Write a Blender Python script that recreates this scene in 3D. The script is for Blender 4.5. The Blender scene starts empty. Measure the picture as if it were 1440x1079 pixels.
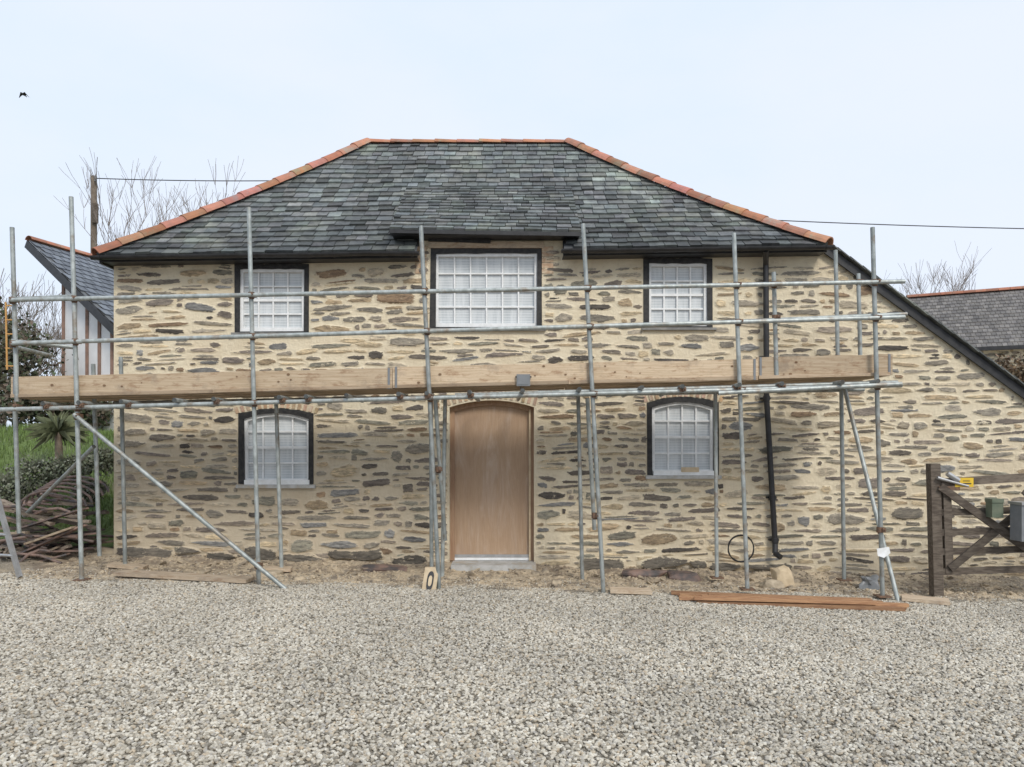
import bpy, math, random
from mathutils import Vector, noise
from mathutils.geometry import tessellate_polygon
random.seed(11)
R=random.uniform
sc=bpy.context.scene
sc.view_settings.view_transform='Standard'; sc.view_settings.look='None'; sc.view_settings.exposure=0
F=1080.0
def P(px,py,y=0.0):
    d=y+10.0
    return Vector(((px-720)*d/F, y, 1.6+(627-py)*d/F))
def nz(x,y=0,z=0): return noise.noise(Vector((x,y,z)))

# ---------------- materials ----------------
def newmat(name):
    m=bpy.data.materials.new(name); m.use_nodes=True
    nt=m.node_tree; b=nt.nodes['Principled BSDF']; return m,nt,b
def N(nt,t,**k):
    n=nt.nodes.new(t)
    for a,v in k.items(): setattr(n,a,v)
    return n
def pos(nt,scale=(1,1,1),rot=(0,0,0)):
    g=N(nt,'ShaderNodeNewGeometry'); m=N(nt,'ShaderNodeMapping')
    m.inputs['Scale'].default_value=scale; m.inputs['Rotation'].default_value=rot
    nt.links.new(g.outputs['Position'],m.inputs['Vector']); return m.outputs[0]
def noi(nt,vec,scale,detail=5,rough=0.6,dist=0):
    n=N(nt,'ShaderNodeTexNoise'); n.inputs['Scale'].default_value=scale; n.inputs['Detail'].default_value=detail
    n.inputs['Roughness'].default_value=rough; n.inputs['Distortion'].default_value=dist
    nt.links.new(vec,n.inputs['Vector']); return n.outputs[0]
def rng(nt,s,a,b,c=0,d=1,smooth=True):
    n=N(nt,'ShaderNodeMapRange'); n.interpolation_type='SMOOTHSTEP' if smooth else 'LINEAR'
    for i,v in zip((1,2,3,4),(a,b,c,d)): n.inputs[i].default_value=v
    nt.links.new(s,n.inputs[0]); return n.outputs[0]
def mix(nt,f,a,b,mode='MIX'):
    n=N(nt,'ShaderNodeMix',data_type='RGBA',blend_type=mode)
    for s,v in ((n.inputs[0],f),(n.inputs[6],a),(n.inputs[7],b)):
        if isinstance(v,bpy.types.NodeSocket): nt.links.new(v,s)
        elif isinstance(v,(int,float)): s.default_value=v
        else: s.default_value=(*v[:3],1)
    return n.outputs[2]
def math_(nt,op,a,b=0.0):
    n=N(nt,'ShaderNodeMath',operation=op)
    for i,v in enumerate((a,b)):
        if isinstance(v,bpy.types.NodeSocket): nt.links.new(v,n.inputs[i])
        else: n.inputs[i].default_value=v
    return n.outputs[0]
def bump(nt,b,h,strength,dist=0.01):
    n=N(nt,'ShaderNodeBump'); n.inputs['Strength'].default_value=strength; n.inputs['Distance'].default_value=dist
    nt.links.new(h,n.inputs['Height']); nt.links.new(n.outputs[0],b.inputs['Normal'])
def mat(name,c1,c2,rough=0.8,scale=8,stretch=(1,1,1),attr=False,bmp=0.3,metal=0,lo=0.35,hi=0.65,c3=None,s3=1.5,dist=0.01,c4=None,s4=(1,1,1),b4=1.7):
    m,nt,b=newmat(name)
    v=pos(nt,stretch); n1=noi(nt,v,scale)
    col=mix(nt,rng(nt,n1,lo,hi),c1,c2)
    if c3: col=mix(nt,rng(nt,noi(nt,pos(nt),s3,6,.7),0.5,0.68,0,.8),col,c3)
    if c4: col=mix(nt,rng(nt,noi(nt,pos(nt,s4),b4,7,.75),0.5,0.66,0,.75),col,c4)
    if attr:
        a=N(nt,'ShaderNodeAttribute',attribute_name='col'); col=mix(nt,1.0,col,a.outputs[0],'MULTIPLY')
    nt.links.new(col,b.inputs['Base Color']); b.inputs['Roughness'].default_value=rough; b.inputs['Metallic'].default_value=metal
    if bmp: bump(nt,b,noi(nt,v,scale*3),bmp,dist)
    return m

def mortar_color(nt):
    p=pos(nt)
    n1=rng(nt,noi(nt,p,1.3,5,.6),.35,.68)
    col=mix(nt,n1,(0.80,0.71,0.53),(0.72,0.615,0.44))
    n2=rng(nt,noi(nt,p,14,6,.7),.48,.78)
    col=mix(nt,math_(nt,'MULTIPLY',n2,.4),col,(0.46,0.38,0.27))
    n3=rng(nt,noi(nt,pos(nt,(1,1,1.6)),4.5,7,.75),.54,.70)
    col=mix(nt,math_(nt,'MULTIPLY',n3,.35),col,(0.48,0.38,0.26))
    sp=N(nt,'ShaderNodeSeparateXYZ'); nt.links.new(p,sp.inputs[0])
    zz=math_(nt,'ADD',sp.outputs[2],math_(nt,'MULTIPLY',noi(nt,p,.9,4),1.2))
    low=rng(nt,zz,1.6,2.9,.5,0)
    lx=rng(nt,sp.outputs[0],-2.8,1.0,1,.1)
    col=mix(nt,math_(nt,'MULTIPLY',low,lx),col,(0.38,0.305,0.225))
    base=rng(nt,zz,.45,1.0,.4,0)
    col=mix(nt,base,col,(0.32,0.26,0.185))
    return p,col
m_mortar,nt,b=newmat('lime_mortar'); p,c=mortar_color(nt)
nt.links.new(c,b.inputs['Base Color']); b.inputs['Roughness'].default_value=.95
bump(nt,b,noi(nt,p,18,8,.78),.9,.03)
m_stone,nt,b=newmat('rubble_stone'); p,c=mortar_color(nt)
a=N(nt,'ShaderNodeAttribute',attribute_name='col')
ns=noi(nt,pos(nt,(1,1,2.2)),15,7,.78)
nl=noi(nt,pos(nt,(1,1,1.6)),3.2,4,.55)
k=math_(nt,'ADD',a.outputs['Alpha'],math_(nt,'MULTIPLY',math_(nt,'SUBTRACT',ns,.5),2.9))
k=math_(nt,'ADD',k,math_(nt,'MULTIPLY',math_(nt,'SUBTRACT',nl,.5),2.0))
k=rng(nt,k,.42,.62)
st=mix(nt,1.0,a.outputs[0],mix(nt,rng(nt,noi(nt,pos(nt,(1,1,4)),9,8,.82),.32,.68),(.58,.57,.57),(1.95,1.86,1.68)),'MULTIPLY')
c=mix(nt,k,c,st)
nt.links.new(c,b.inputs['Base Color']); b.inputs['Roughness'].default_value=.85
bump(nt,b,noi(nt,pos(nt,(1,1,3)),16,8,.78),.9,.025)

m_slate=mat('roof_slate',(0.096,0.105,0.106),(0.150,0.161,0.157),.65,9,(1,1,1),True,.35,c3=(0.25,0.272,0.235),s3=1.1,c4=(0.058,0.062,0.064),s4=(1.6,.7,.7))
m_slate_far=mat('slate_far',(0.12,0.128,0.14),(0.175,0.185,0.19),.7,6,(1,1,1),True,.2)
m_terra=mat('terracotta',(0.44,0.18,0.11),(0.34,0.155,0.10),.85,9,(1,1,1),True,.4,c3=(0.30,0.24,0.18),s3=4)
m_black=mat('black_paint',(0.012,0.012,0.013),(0.025,0.025,0.027),.45,10,bmp=.1)
m_tar=mat('black_membrane',(0.008,0.008,0.009),(0.03,0.028,0.026),.6,20,bmp=.4)
m_white=mat('white_joinery',(0.82,0.83,0.83),(0.72,0.73,0.72),.5,12,bmp=.05)
m_galv=mat('galvanised_tube',(0.40,0.43,0.42),(0.26,0.285,0.275),.45,14,(1,1,.6),True,.15,.3,c3=(0.22,0.175,0.13),s3=5)
m_rust=mat('rusty_coupler',(0.22,0.125,0.075),(0.12,0.085,0.065),.7,40,bmp=.5,metal=.2)
m_wood=mat('scaffold_board',(0.62,0.51,0.38),(0.49,0.38,0.265),.9,3.5,(.7,12,24),True,.5,c3=(0.35,0.28,0.215),s3=3.2,c4=(0.32,0.20,0.12),s4=(1.6,6,5),b4=3.2)
m_oldwood=mat('weathered_wood',(0.075,0.058,0.045),(0.14,0.115,0.09),.9,4,(2,9,9),True,.7)
m_redwood=mat('treated_batten',(0.40,0.23,0.12),(0.27,0.14,0.075),.75,4,(1,14,14),True,.4)
m_brick=mat('arch_brick',(0.44,0.29,0.19),(0.55,0.42,0.29),.9,20,(1,1,1),True,.5,c3=(.62,.54,.40),s3=9)
m_sill=mat('slate_sill',(0.16,0.16,0.155),(0.25,0.24,0.22),.7,12,bmp=.3)
m_conc=mat('concrete',(0.48,0.48,0.47),(0.35,0.35,0.33),.9,8,bmp=.4,c3=(.42,.35,.26),s3=4)
m_lead=mat('lead',(0.07,0.075,0.082),(0.11,0.115,0.12),.6,6,bmp=.2)
m_render=mat('white_render',(0.78,0.78,0.78),(0.70,0.70,0.70),.9,3,bmp=.2)
m_timber=mat('red_timber',(0.27,0.17,0.13),(0.20,0.13,0.10),.8,8,bmp=.3)
m_bark=mat('bark',(0.15,0.115,0.085),(0.22,0.18,0.14),.9,8,bmp=.3)
m_bark_far=mat('far_twigs',(0.20,0.165,0.145),(0.27,0.23,0.205),.9,8,bmp=0)
m_leaf=mat('leaf',(0.95,0.95,0.95),(0.65,0.65,0.65),.7,5,attr=True,bmp=0)
m_grass=mat('grass_turf',(0.10,0.15,0.045),(0.14,0.20,0.065),.9,3,bmp=.9,c3=(.15,.14,.08),s3=2,dist=.1)
m_yellow=mat('yellow_paint',(0.75,0.5,0.03),(0.65,0.42,0.03),.5,10,bmp=.05)
m_orange=mat('orange_gate',(0.5,0.27,0.08),(0.55,0.31,0.1),.5,10,bmp=.05)
m_grey=mat('grey_plastic',(0.17,0.18,0.19),(0.2,0.21,0.22),.5,10,bmp=.05)
m_greenbox=mat('green_box',(0.10,0.13,0.09),(0.15,0.17,0.12),.6,10,bmp=.05)
m_alu=mat('aluminium',(0.5,0.5,0.5),(0.4,0.4,0.4),.4,10,bmp=.05,metal=.7)
m_tan=mat('tan_plastic',(0.58,0.47,0.32),(0.48,0.38,0.25),.8,10,bmp=.3)
m_sack=mat('sandy_slab',(0.50,0.42,0.31),(0.34,0.28,0.20),.9,10,bmp=.5)
m_bird=mat('bird_feather',(0.02,0.02,0.025),(0.04,0.04,0.04),.7,10,bmp=0)
m_scrap=mat('scrap_metal',(0.05,0.045,0.045),(0.15,0.10,0.08),.7,6,bmp=.4,attr=True)

m_glass,nt,b=newmat('window_glass')
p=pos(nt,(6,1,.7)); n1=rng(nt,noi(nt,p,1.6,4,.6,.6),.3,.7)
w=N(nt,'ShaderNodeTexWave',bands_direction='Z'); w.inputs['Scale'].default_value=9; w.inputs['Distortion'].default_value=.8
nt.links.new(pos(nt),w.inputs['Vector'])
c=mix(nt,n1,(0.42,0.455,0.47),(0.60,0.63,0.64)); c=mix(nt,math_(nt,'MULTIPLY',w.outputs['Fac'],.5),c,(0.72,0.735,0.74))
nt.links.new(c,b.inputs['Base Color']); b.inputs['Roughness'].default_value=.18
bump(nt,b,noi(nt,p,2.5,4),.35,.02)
m_door,nt,b=newmat('plywood_door')
g=noi(nt,pos(nt,(16,1,.8)),2.6,8,.75,1.6)
c=mix(nt,rng(nt,g,.3,.7),(0.45,0.315,0.21),(0.365,0.245,0.155))
f=rng(nt,noi(nt,pos(nt,(3.0,1,.6),(0,.3,0)),1.8,6,.7,1.0),.42,.72,0,.55)
c=mix(nt,f,c,(0.56,0.46,0.38))
f=rng(nt,noi(nt,pos(nt,(1.2,1,.9)),1.1,3,.5,.3),.45,.7,0,.35)
c=mix(nt,f,c,(0.30,0.20,0.14))
nt.links.new(c,b.inputs['Base Color']); b.inputs['Roughness'].default_value=.8
bump(nt,b,noi(nt,pos(nt,(3,1,1)),2,3),.25,.02)
m_doorframe=mat('door_frame',(0.30,0.18,0.11),(0.38,0.25,0.16),.6,4,(9,9,1),bmp=.1)

m_peb,nt,b=newmat('gravel_pebble')
oi=N(nt,'ShaderNodeObjectInfo'); cr=N(nt,'ShaderNodeValToRGB'); nt.links.new(oi.outputs['Random'],cr.inputs[0])
cols=[(0,(.20,.18,.145)),(.10,(.35,.32,.26)),(.26,(.50,.46,.385)),(.44,(.43,.37,.28)),(.54,(.57,.53,.445)),(.70,(.37,.35,.315)),(.80,(.63,.59,.505)),(.90,(.48,.395,.285)),(.95,(.68,.65,.57))]
e=cr.color_ramp.elements; cr.color_ramp.interpolation='CONSTANT'
e[0].position=0; e[0].color=(*cols[0][1],1); e[1].position=cols[1][0]; e[1].color=(*cols[1][1],1)
for q,cc in cols[2:]:
    x=e.new(q); x.color=(*cc,1)
c=mix(nt,rng(nt,noi(nt,pos(nt),60,3),.3,.7),cr.outputs[0],(0.31,.275,.22)); 
mm=mix(nt,.35,cr.outputs[0],c)
big=rng(nt,noi(nt,pos(nt),.6,4),.3,.7,.84,1.1)
cm=N(nt,'ShaderNodeCombineColor'); 
for i in range(3): nt.links.new(big,cm.inputs[i])
mm=mix(nt,1.0,mm,cm.outputs[0],'MULTIPLY')
nt.links.new(mm,b.inputs['Base Color']); b.inputs['Roughness'].default_value=.85
m_rub=mat('rubble_chips',(0.50,0.41,0.29),(0.19,0.16,0.125),.95,7,bmp=.4)

m_ground,nt,b=newmat('gravel_and_earth')
p=pos(nt)
vo=N(nt,'ShaderNodeTexVoronoi'); vo.inputs['Scale'].default_value=55; nt.links.new(p,vo.inputs['Vector'])
s=N(nt,'ShaderNodeSeparateColor'); nt.links.new(vo.outputs['Color'],s.inputs[0])
gc=mix(nt,s.outputs[0],(0.19,0.17,0.14),(0.52,0.48,0.40))
gc=mix(nt,rng(nt,vo.outputs['Distance'],.25,.6),gc,(0.15,0.13,0.10))
d1=rng(nt,noi(nt,p,2.4,7,.72),.42,.62)
dc=mix(nt,d1,(0.56,0.46,0.325),(0.235,0.185,0.135))
dc=mix(nt,rng(nt,noi(nt,p,12,6,.8),.5,.7,0,.7),dc,(0.38,0.335,0.275))
sp=N(nt,'ShaderNodeSeparateXYZ'); nt.links.new(p,sp.inputs[0])
yy=math_(nt,'ADD',sp.outputs[1],math_(nt,'MULTIPLY',math_(nt,'SUBTRACT',noi(nt,p,1.6,6,.7),.5),.9))
fm=rng(nt,yy,-1.5,-1.3)
ax=math_(nt,'ABSOLUTE',sp.outputs[0]); fm=math_(nt,'MULTIPLY',fm,rng(nt,ax,5.6,6.4,1,.3))
c=mix(nt,fm,gc,dc)
far=rng(nt,sp.outputs[1],10,16)
c=mix(nt,far,c,(0.10,0.14,0.05))
nt.links.new(c,b.inputs['Base Color']); b.inputs['Roughness'].default_value=.95
hb=math_(nt,'ADD',math_(nt,'MULTIPLY',vo.outputs['Distance'],-1),noi(nt,p,20,8,.7))
bump(nt,b,hb,.7,.015)

# ---------------- mesh builder ----------------
class MB:
    def __init__(s): s.v=[];s.f=[];s.m=[];s.sm=[];s.c=[];s.mats=[]
    def add(s,vs,fs,m,col=(1,1,1,1),smooth=False,cols=None):
        o=len(s.v); s.v+=[Vector(q) for q in vs]
        if m not in s.mats: s.mats.append(m)
        mi=s.mats.index(m)
        for f in fs: s.f.append([o+i for i in f]); s.m.append(mi); s.sm.append(smooth)
        s.c+= cols if cols else [col]*len(vs)
    def box(s,a,b,m,col=(1,1,1,1)):
        x0,x1=sorted((a[0],b[0]));y0,y1=sorted((a[1],b[1]));z0,z1=sorted((a[2],b[2]))
        vs=[(x0,y0,z0),(x1,y0,z0),(x1,y1,z0),(x0,y1,z0),(x0,y0,z1),(x1,y0,z1),(x1,y1,z1),(x0,y1,z1)]
        s.add(vs,[(0,3,2,1),(4,5,6,7),(0,1,5,4),(1,2,6,5),(2,3,7,6),(3,0,4,7)],m,col)
    def beam(s,p,q,w,h,m,col=(1,1,1,1),up=Vector((0,0,1))):
        p=Vector(p);q=Vector(q);d=(q-p).normalized(); sd=d.cross(up).normalized(); u=sd.cross(d)
        vs=[]
        for e in (p,q):
            for i,j in ((-1,-1),(1,-1),(1,1),(-1,1)): vs.append(e+sd*(i*w/2)+u*(j*h/2))
        s.add(vs,[(0,1,2,3),(7,6,5,4),(0,4,5,1),(1,5,6,2),(2,6,7,3),(3,7,4,0)],m,col)
    def tube(s,p,q,r,m,col=(1,1,1,1),seg=12,r2=None,hollow=False,caps=True):
        p=Vector(p);q=Vector(q);d=(q-p).normalized(); up=Vector((0,0,1)) if abs(d.z)<.9 else Vector((1,0,0))
        sd=d.cross(up).normalized();u=sd.cross(d); r2=r if r2 is None else r2
        vs=[]
        for e,rr in ((p,r),(q,r2)):
            for i in range(seg):
                a=2*math.pi*i/seg; vs.append(e+sd*(math.cos(a)*rr)+u*(math.sin(a)*rr))
        fs=[(i,(i+1)%seg,seg+(i+1)%seg,seg+i) for i in range(seg)]
        s.add(vs,fs,m,col,True)
        if not caps: return
        o=[vs[i] for i in range(seg)]; s.add(o,[tuple(range(seg))[::-1]],m,(.25,.25,.25,1) if hollow else col)  # closed end caps, coloured dark to paint in the shade inside an open tube
        o=[vs[seg+i] for i in range(seg)]; s.add(o,[tuple(range(seg))],m,(.25,.25,.25,1) if hollow else col)
    def arc(s,p,q,r,a0,a1,m,col=(1,1,1,1),seg=8,r2=None,th=.012):
        p=Vector(p);q=Vector(q);d=(q-p).normalized(); up=Vector((0,0,1)); sd=d.cross(up).normalized();u=sd.cross(d)
        r2=r if r2 is None else r2; vs=[]
        for e,rr in ((p,r),(q,r2)):
            for off in (0,-th):
                for i in range(seg+1):
                    a=math.radians(a0+(a1-a0)*i/seg); vs.append(e+sd*(math.cos(a)*(rr+off))+u*(math.sin(a)*(rr+off)))
        n=seg+1; fs=[]
        for i in range(seg):
            fs+=[(i,i+1,2*n+i+1,2*n+i),(n+i,3*n+i,3*n+i+1,n+i+1),(i,n+i,n+i+1,i+1),(2*n+i,2*n+i+1,3*n+i+1,3*n+i)]
        fs+=[(0,2*n,3*n,n),(seg,n+seg,3*n+seg,2*n+seg)]
        s.add(vs,fs,m,col,False)
    def path(s,pts,r,m,col=(1,1,1,1),seg=8):
        for a,b in zip(pts,pts[1:]): s.tube(a,b,r,m,col,seg)
    def build(s,name,parent=None):
        me=bpy.data.meshes.new(name); c=Vector((0,0,0))
        lo=Vector([min(v[i] for v in s.v) for i in range(3)]); hi=Vector([max(v[i] for v in s.v) for i in range(3)])
        c=(lo+hi)/2
        if not parent: c.z=lo.z
        me.from_pydata([v-c for v in s.v],[],s.f)
        for m in s.mats: me.materials.append(m)
        me.polygons.foreach_set('material_index',s.m); me.polygons.foreach_set('use_smooth',s.sm)
        at=me.attributes.new('col','FLOAT_COLOR','POINT'); flat=[]
        for q in s.c: flat+= list(q) if len(q)==4 else [*q,1]
        at.data.foreach_set('color',flat)
        o=bpy.data.objects.new(name,me); sc.collection.objects.link(o); o.location=c
        if parent: o.parent=parent; o.location=c-parent.location
        return o
def group(name,loc):
    e=bpy.data.objects.new(name,None); e.location=loc; e.empty_display_size=.3; sc.collection.objects.link(e); return e
def V(g): return (g,g,g,1)

# ---------------- ground ----------------
def gh(x,y):
    h=-0.024*max(-6,min(6,x))
    if -1.7<y<.4 and abs(x)<6.5:
        k=min(1,(y+1.7)/.5)
        h+=k*(0.04*nz(x*1.5,y*1.5)+0.035*nz(x*5,y*5,3)+0.018*nz(x*14,y*14,5))+ (max(0,y+.5)*.1)
    elif y<=-1.7: h+=0.012*nz(x*.8,y*.8,9)
    return h
xs=[-400,-150,-60,-30,-15,-10]+[-8+i*.08 for i in range(201)]+[10,15,30,60,150,400]
ys=[-60,-25,-14,-10]+[-8+i*.35 for i in range(18)]+[-1.75+i*.06 for i in range(38)]+[1,2,4,8,14,25,60,150,400]
g=MB(); nx=len(xs)
vs=[(x,y,gh(x,y)-(0.006 if (abs(x)<8 and -7<y<-1.5) else 0)) for y in ys for x in xs]
fs=[(j*nx+i,j*nx+i+1,(j+1)*nx+i+1,(j+1)*nx+i) for j in range(len(ys)-1) for i in range(nx-1)]
g.add(vs,fs,m_ground,smooth=True); g.build('ground')

def scatter(name,x0,x1,y0,y1,density,smin,smax,material,step=.4,seed=0,flat=.6):
    g=MB(); nxx=int((x1-x0)/step)+1; nyy=int((y1-y0)/step)+1
    vs=[(x0+i*step,y0+j*step,gh(x0+i*step,y0+j*step)) for j in range(nyy) for i in range(nxx)]
    fs=[(j*nxx+i,j*nxx+i+1,(j+1)*nxx+i+1,(j+1)*nxx+i) for j in range(nyy-1) for i in range(nxx-1)]
    g.add(vs,fs,material); o=g.build(name)
    ng=bpy.data.node_groups.new(name,'GeometryNodeTree')
    ng.interface.new_socket('Geometry',in_out='INPUT',socket_type='NodeSocketGeometry')
    ng.interface.new_socket('Geometry',in_out='OUTPUT',socket_type='NodeSocketGeometry')
    n=ng.nodes; L=ng.links.new
    gi=n.new('NodeGroupInput'); go=n.new('NodeGroupOutput')
    dp=n.new('GeometryNodeDistributePointsOnFaces'); dp.inputs['Density'].default_value=density; dp.inputs['Seed'].default_value=seed
    ic=n.new('GeometryNodeMeshIcoSphere'); ic.inputs['Radius'].default_value=1; ic.inputs['Subdivisions'].default_value=2
    sp=n.new('GeometryNodeSetPosition'); no=n.new('ShaderNodeTexNoise'); no.inputs['Scale'].default_value=.9
    vm=n.new('ShaderNodeVectorMath'); vm.operation='SUBTRACT'; vm.inputs[1].default_value=(.5,.5,.5)
    vs_=n.new('ShaderNodeVectorMath'); vs_.operation='SCALE'; vs_.inputs['Scale'].default_value=1.4
    L(no.outputs['Color'],vm.inputs[0]); L(vm.outputs[0],vs_.inputs[0]); L(vs_.outputs[0],sp.inputs['Offset'])
    L(ic.outputs[0],sp.inputs['Geometry'])
    sm=n.new('GeometryNodeSetMaterial'); sm.inputs['Material'].default_value=material; L(sp.outputs[0],sm.inputs[0])
    ip=n.new('GeometryNodeInstanceOnPoints'); L(gi.outputs[0],dp.inputs[0]); L(dp.outputs[0],ip.inputs['Points']); L(sm.outputs[0],ip.inputs['Instance'])
    rr=n.new('FunctionNodeRandomValue'); rr.data_type='FLOAT_VECTOR'; rr.inputs[0].default_value=(-.6,-.6,0); rr.inputs[1].default_value=(.6,.6,6.28)
    rs=n.new('FunctionNodeRandomValue'); rs.data_type='FLOAT_VECTOR'; rs.inputs[0].default_value=(smin,smin,smin*flat); rs.inputs[1].default_value=(smax,smax*.8,smax*flat); rs.inputs['Seed'].default_value=5
    L(rr.outputs[0],ip.inputs['Rotation']); L(rs.outputs[0],ip.inputs['Scale']); L(ip.outputs[0],go.inputs[0])
    md=o.modifiers.new('scatter','NODES'); md.node_group=ng
    return o
scatter('gravel',-7.2,7.2,-6.9,-1.3,2500,.0075,.0185,m_peb)
scatter('rubble',-5.6,6.4,-1.5,.02,300,.006,.03,m_rub,.1,3)
scatter('broken_slate',-5.4,6.0,-1.2,.0,16,.03,.085,m_rub,.1,13,.3)
scatter('gravel_strip',-5.8,6.4,-1.4,-.7,380,.006,.015,m_peb,.1,8)

# ---------------- house ----------------
house=group('stone_house',(0,3,0))
def ze(x): return 4.03+0.014*x
ZR=6.54; YE=-.28; RUN=2.95
XL,XR=-5.25,4.0; XRL,XRR=-2.36,.91
WL=-5.185
def arch_path(x0,z0,x1,z1,rise,n=10):
    pts=[(x0,z0),(x1,z0)]
    for i in range(n+1):
        u=1-2*i/n; pts.append(((x0+x1)/2+u*(x1-x0)/2, z1-rise*u*u))
    return pts
def fx(px): return (px-720)/108.0
def fz(py): return 1.6+(627-py)/108.0
wins=[('window',331,372,434,468,0,4,4),('window',606,350,762,462,0,6,4),('window',906,364,1001,461,0,4,4),
 ('window',337,575,441,681,.07,4,4),('window',911,559,1010,668,.07,4,4)]
holes=[]
for w in wins: holes.append(arch_path(fx(w[1]),fz(w[4]),fx(w[3]),fz(w[2]),w[5]) if w[5] else [(fx(w[1]),fz(w[4])),(fx(w[3]),fz(w[4])),(fx(w[3]),fz(w[2])),(fx(w[1]),fz(w[2]))])
holes.append(arch_path(fx(632),-.3,fx(751),fz(563),.09))
vA=(fx(1165),fz(352)); vB=(fx(1600),fz(671))
outer=[(WL,-.3),(vB[0],-.3),vB,vA,(.66,ze(.66)+.06),(.66,4.27),(-1.21,4.27),(-1.21,ze(-1.21)+.06),(WL,ze(WL)+.06)]
loops=[outer]+holes
allp=[q for l in loops for q in l]
tris=tessellate_polygon([[Vector((q[0],q[1],0)) for q in l] for l in loops])
w=MB()
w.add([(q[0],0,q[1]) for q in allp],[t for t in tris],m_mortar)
for l in holes:
    n=len(l); w.add([(q[0],0,q[1]) for q in l]+[(q[0],.45,q[1]) for q in l],[(i,(i+1)%n,n+(i+1)%n,n+i) for i in range(n)],m_mortar)
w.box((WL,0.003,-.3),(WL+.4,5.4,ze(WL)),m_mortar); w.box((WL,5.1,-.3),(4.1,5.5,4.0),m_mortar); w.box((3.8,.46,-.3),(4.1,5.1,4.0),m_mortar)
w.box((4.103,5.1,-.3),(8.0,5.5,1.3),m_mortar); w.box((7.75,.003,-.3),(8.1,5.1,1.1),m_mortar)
w.build('walls',house)

def verge_x(z):
    t=(vA[1]-z)/(vA[1]-vB[1]); return vA[0]+t*(vB[0]-vA[0])
rects=[(fx(w[1])-.02,fz(w[4])-.05,fx(w[3])+.02,fz(w[2])+.035+(.06 if w[5] else 0)) for w in wins]
rects.append((fx(632)-.02,-.4,fx(751)+.02,fz(563)+.09))
pal=[((.15,.135,.118),2.4),((.22,.205,.178),4),((.175,.155,.14),2.6),((.33,.265,.185),2.4),((.20,.195,.165),2.4),((.45,.38,.27),3.0),((.26,.19,.13),1.0),((.09,.082,.075),1.3),((.29,.265,.225),3.4),((.24,.21,.18),1.8),((.19,.195,.20),1.6),((.37,.33,.265),2.2)]
def scol():
    r=R(0,sum(k for _,k in pal))
    for c,k in pal:
        r-=k
        if r<=0: break
    v=R(.75,1.25); return [c[i]*v for i in range(3)]
S=MB()
def stone(cx,cz,w,h,tilt=0,depth=.016,col=None):
    col=col or scol(); n=14; e=R(.45,.9)
    rings=[(1.08,0.0,.002),(.93,.45,.45),(.80,1,.9),(.4,1,1.0)]
    vs=[];cs=[]; prof=[]
    tl,tr_=random.choice((0,R(0,.7))),random.choice((0,R(0,.7))); skew=R(-.4,.4); sg=random.choice((-1,1)); hump=R(0,.3); hx=R(-.6,.6)
    for i in range(n):
        a=2*math.pi*i/n+R(-.12,.12); ca,sa=math.cos(a),math.sin(a)
        x=math.copysign(abs(ca)**e,ca); z=math.copysign(abs(sa)**(e*.8),sa)
        tp=(tr_ if x>0 else tl)*abs(x)
        z=z*(1-tp)+skew*x*.45*(1-abs(z)*.3)
        if z*sg>0: z*=1-hump*abs(x-hx)
        prof.append((x*w/2+R(-.03,.03)*min(w,.2), z*h/2+R(-.10,.10)*h))
    ct,st_=math.cos(tilt),math.sin(tilt)
    for s,al,dp in rings:
        for (x,z) in prof:
            ex=.012 if s>1 else 0
            k=min(s,1.0)
            X=x*k+(ex if x>0 else -ex); Z=z*k+(ex if z>0 else -ex)
            vs.append((cx+X*ct-Z*st_,-.001-depth*dp+R(-.0015,.0015)*(al),cz+X*st_+Z*ct)); cs.append((*col,al))
    vs.append((cx,-.001-depth*R(.7,1.2),cz)); cs.append((*col,1))
    fs=[]
    for r_ in range(3):
        for i in range(n):
            fs.append((r_*n+i,r_*n+(i+1)%n,(r_+1)*n+(i+1)%n,(r_+1)*n+i))
    fs+=[(3*n+i,3*n+(i+1)%n,4*n) for i in range(n)]
    S.add(vs,fs,m_stone,cols=cs)
RH=.083
def zk(k,x): return -.12+k*RH+.055*nz(x*.6,k*.33,2)+.034*nz(x*2.2,k*.6,7)
taken={}
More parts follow.
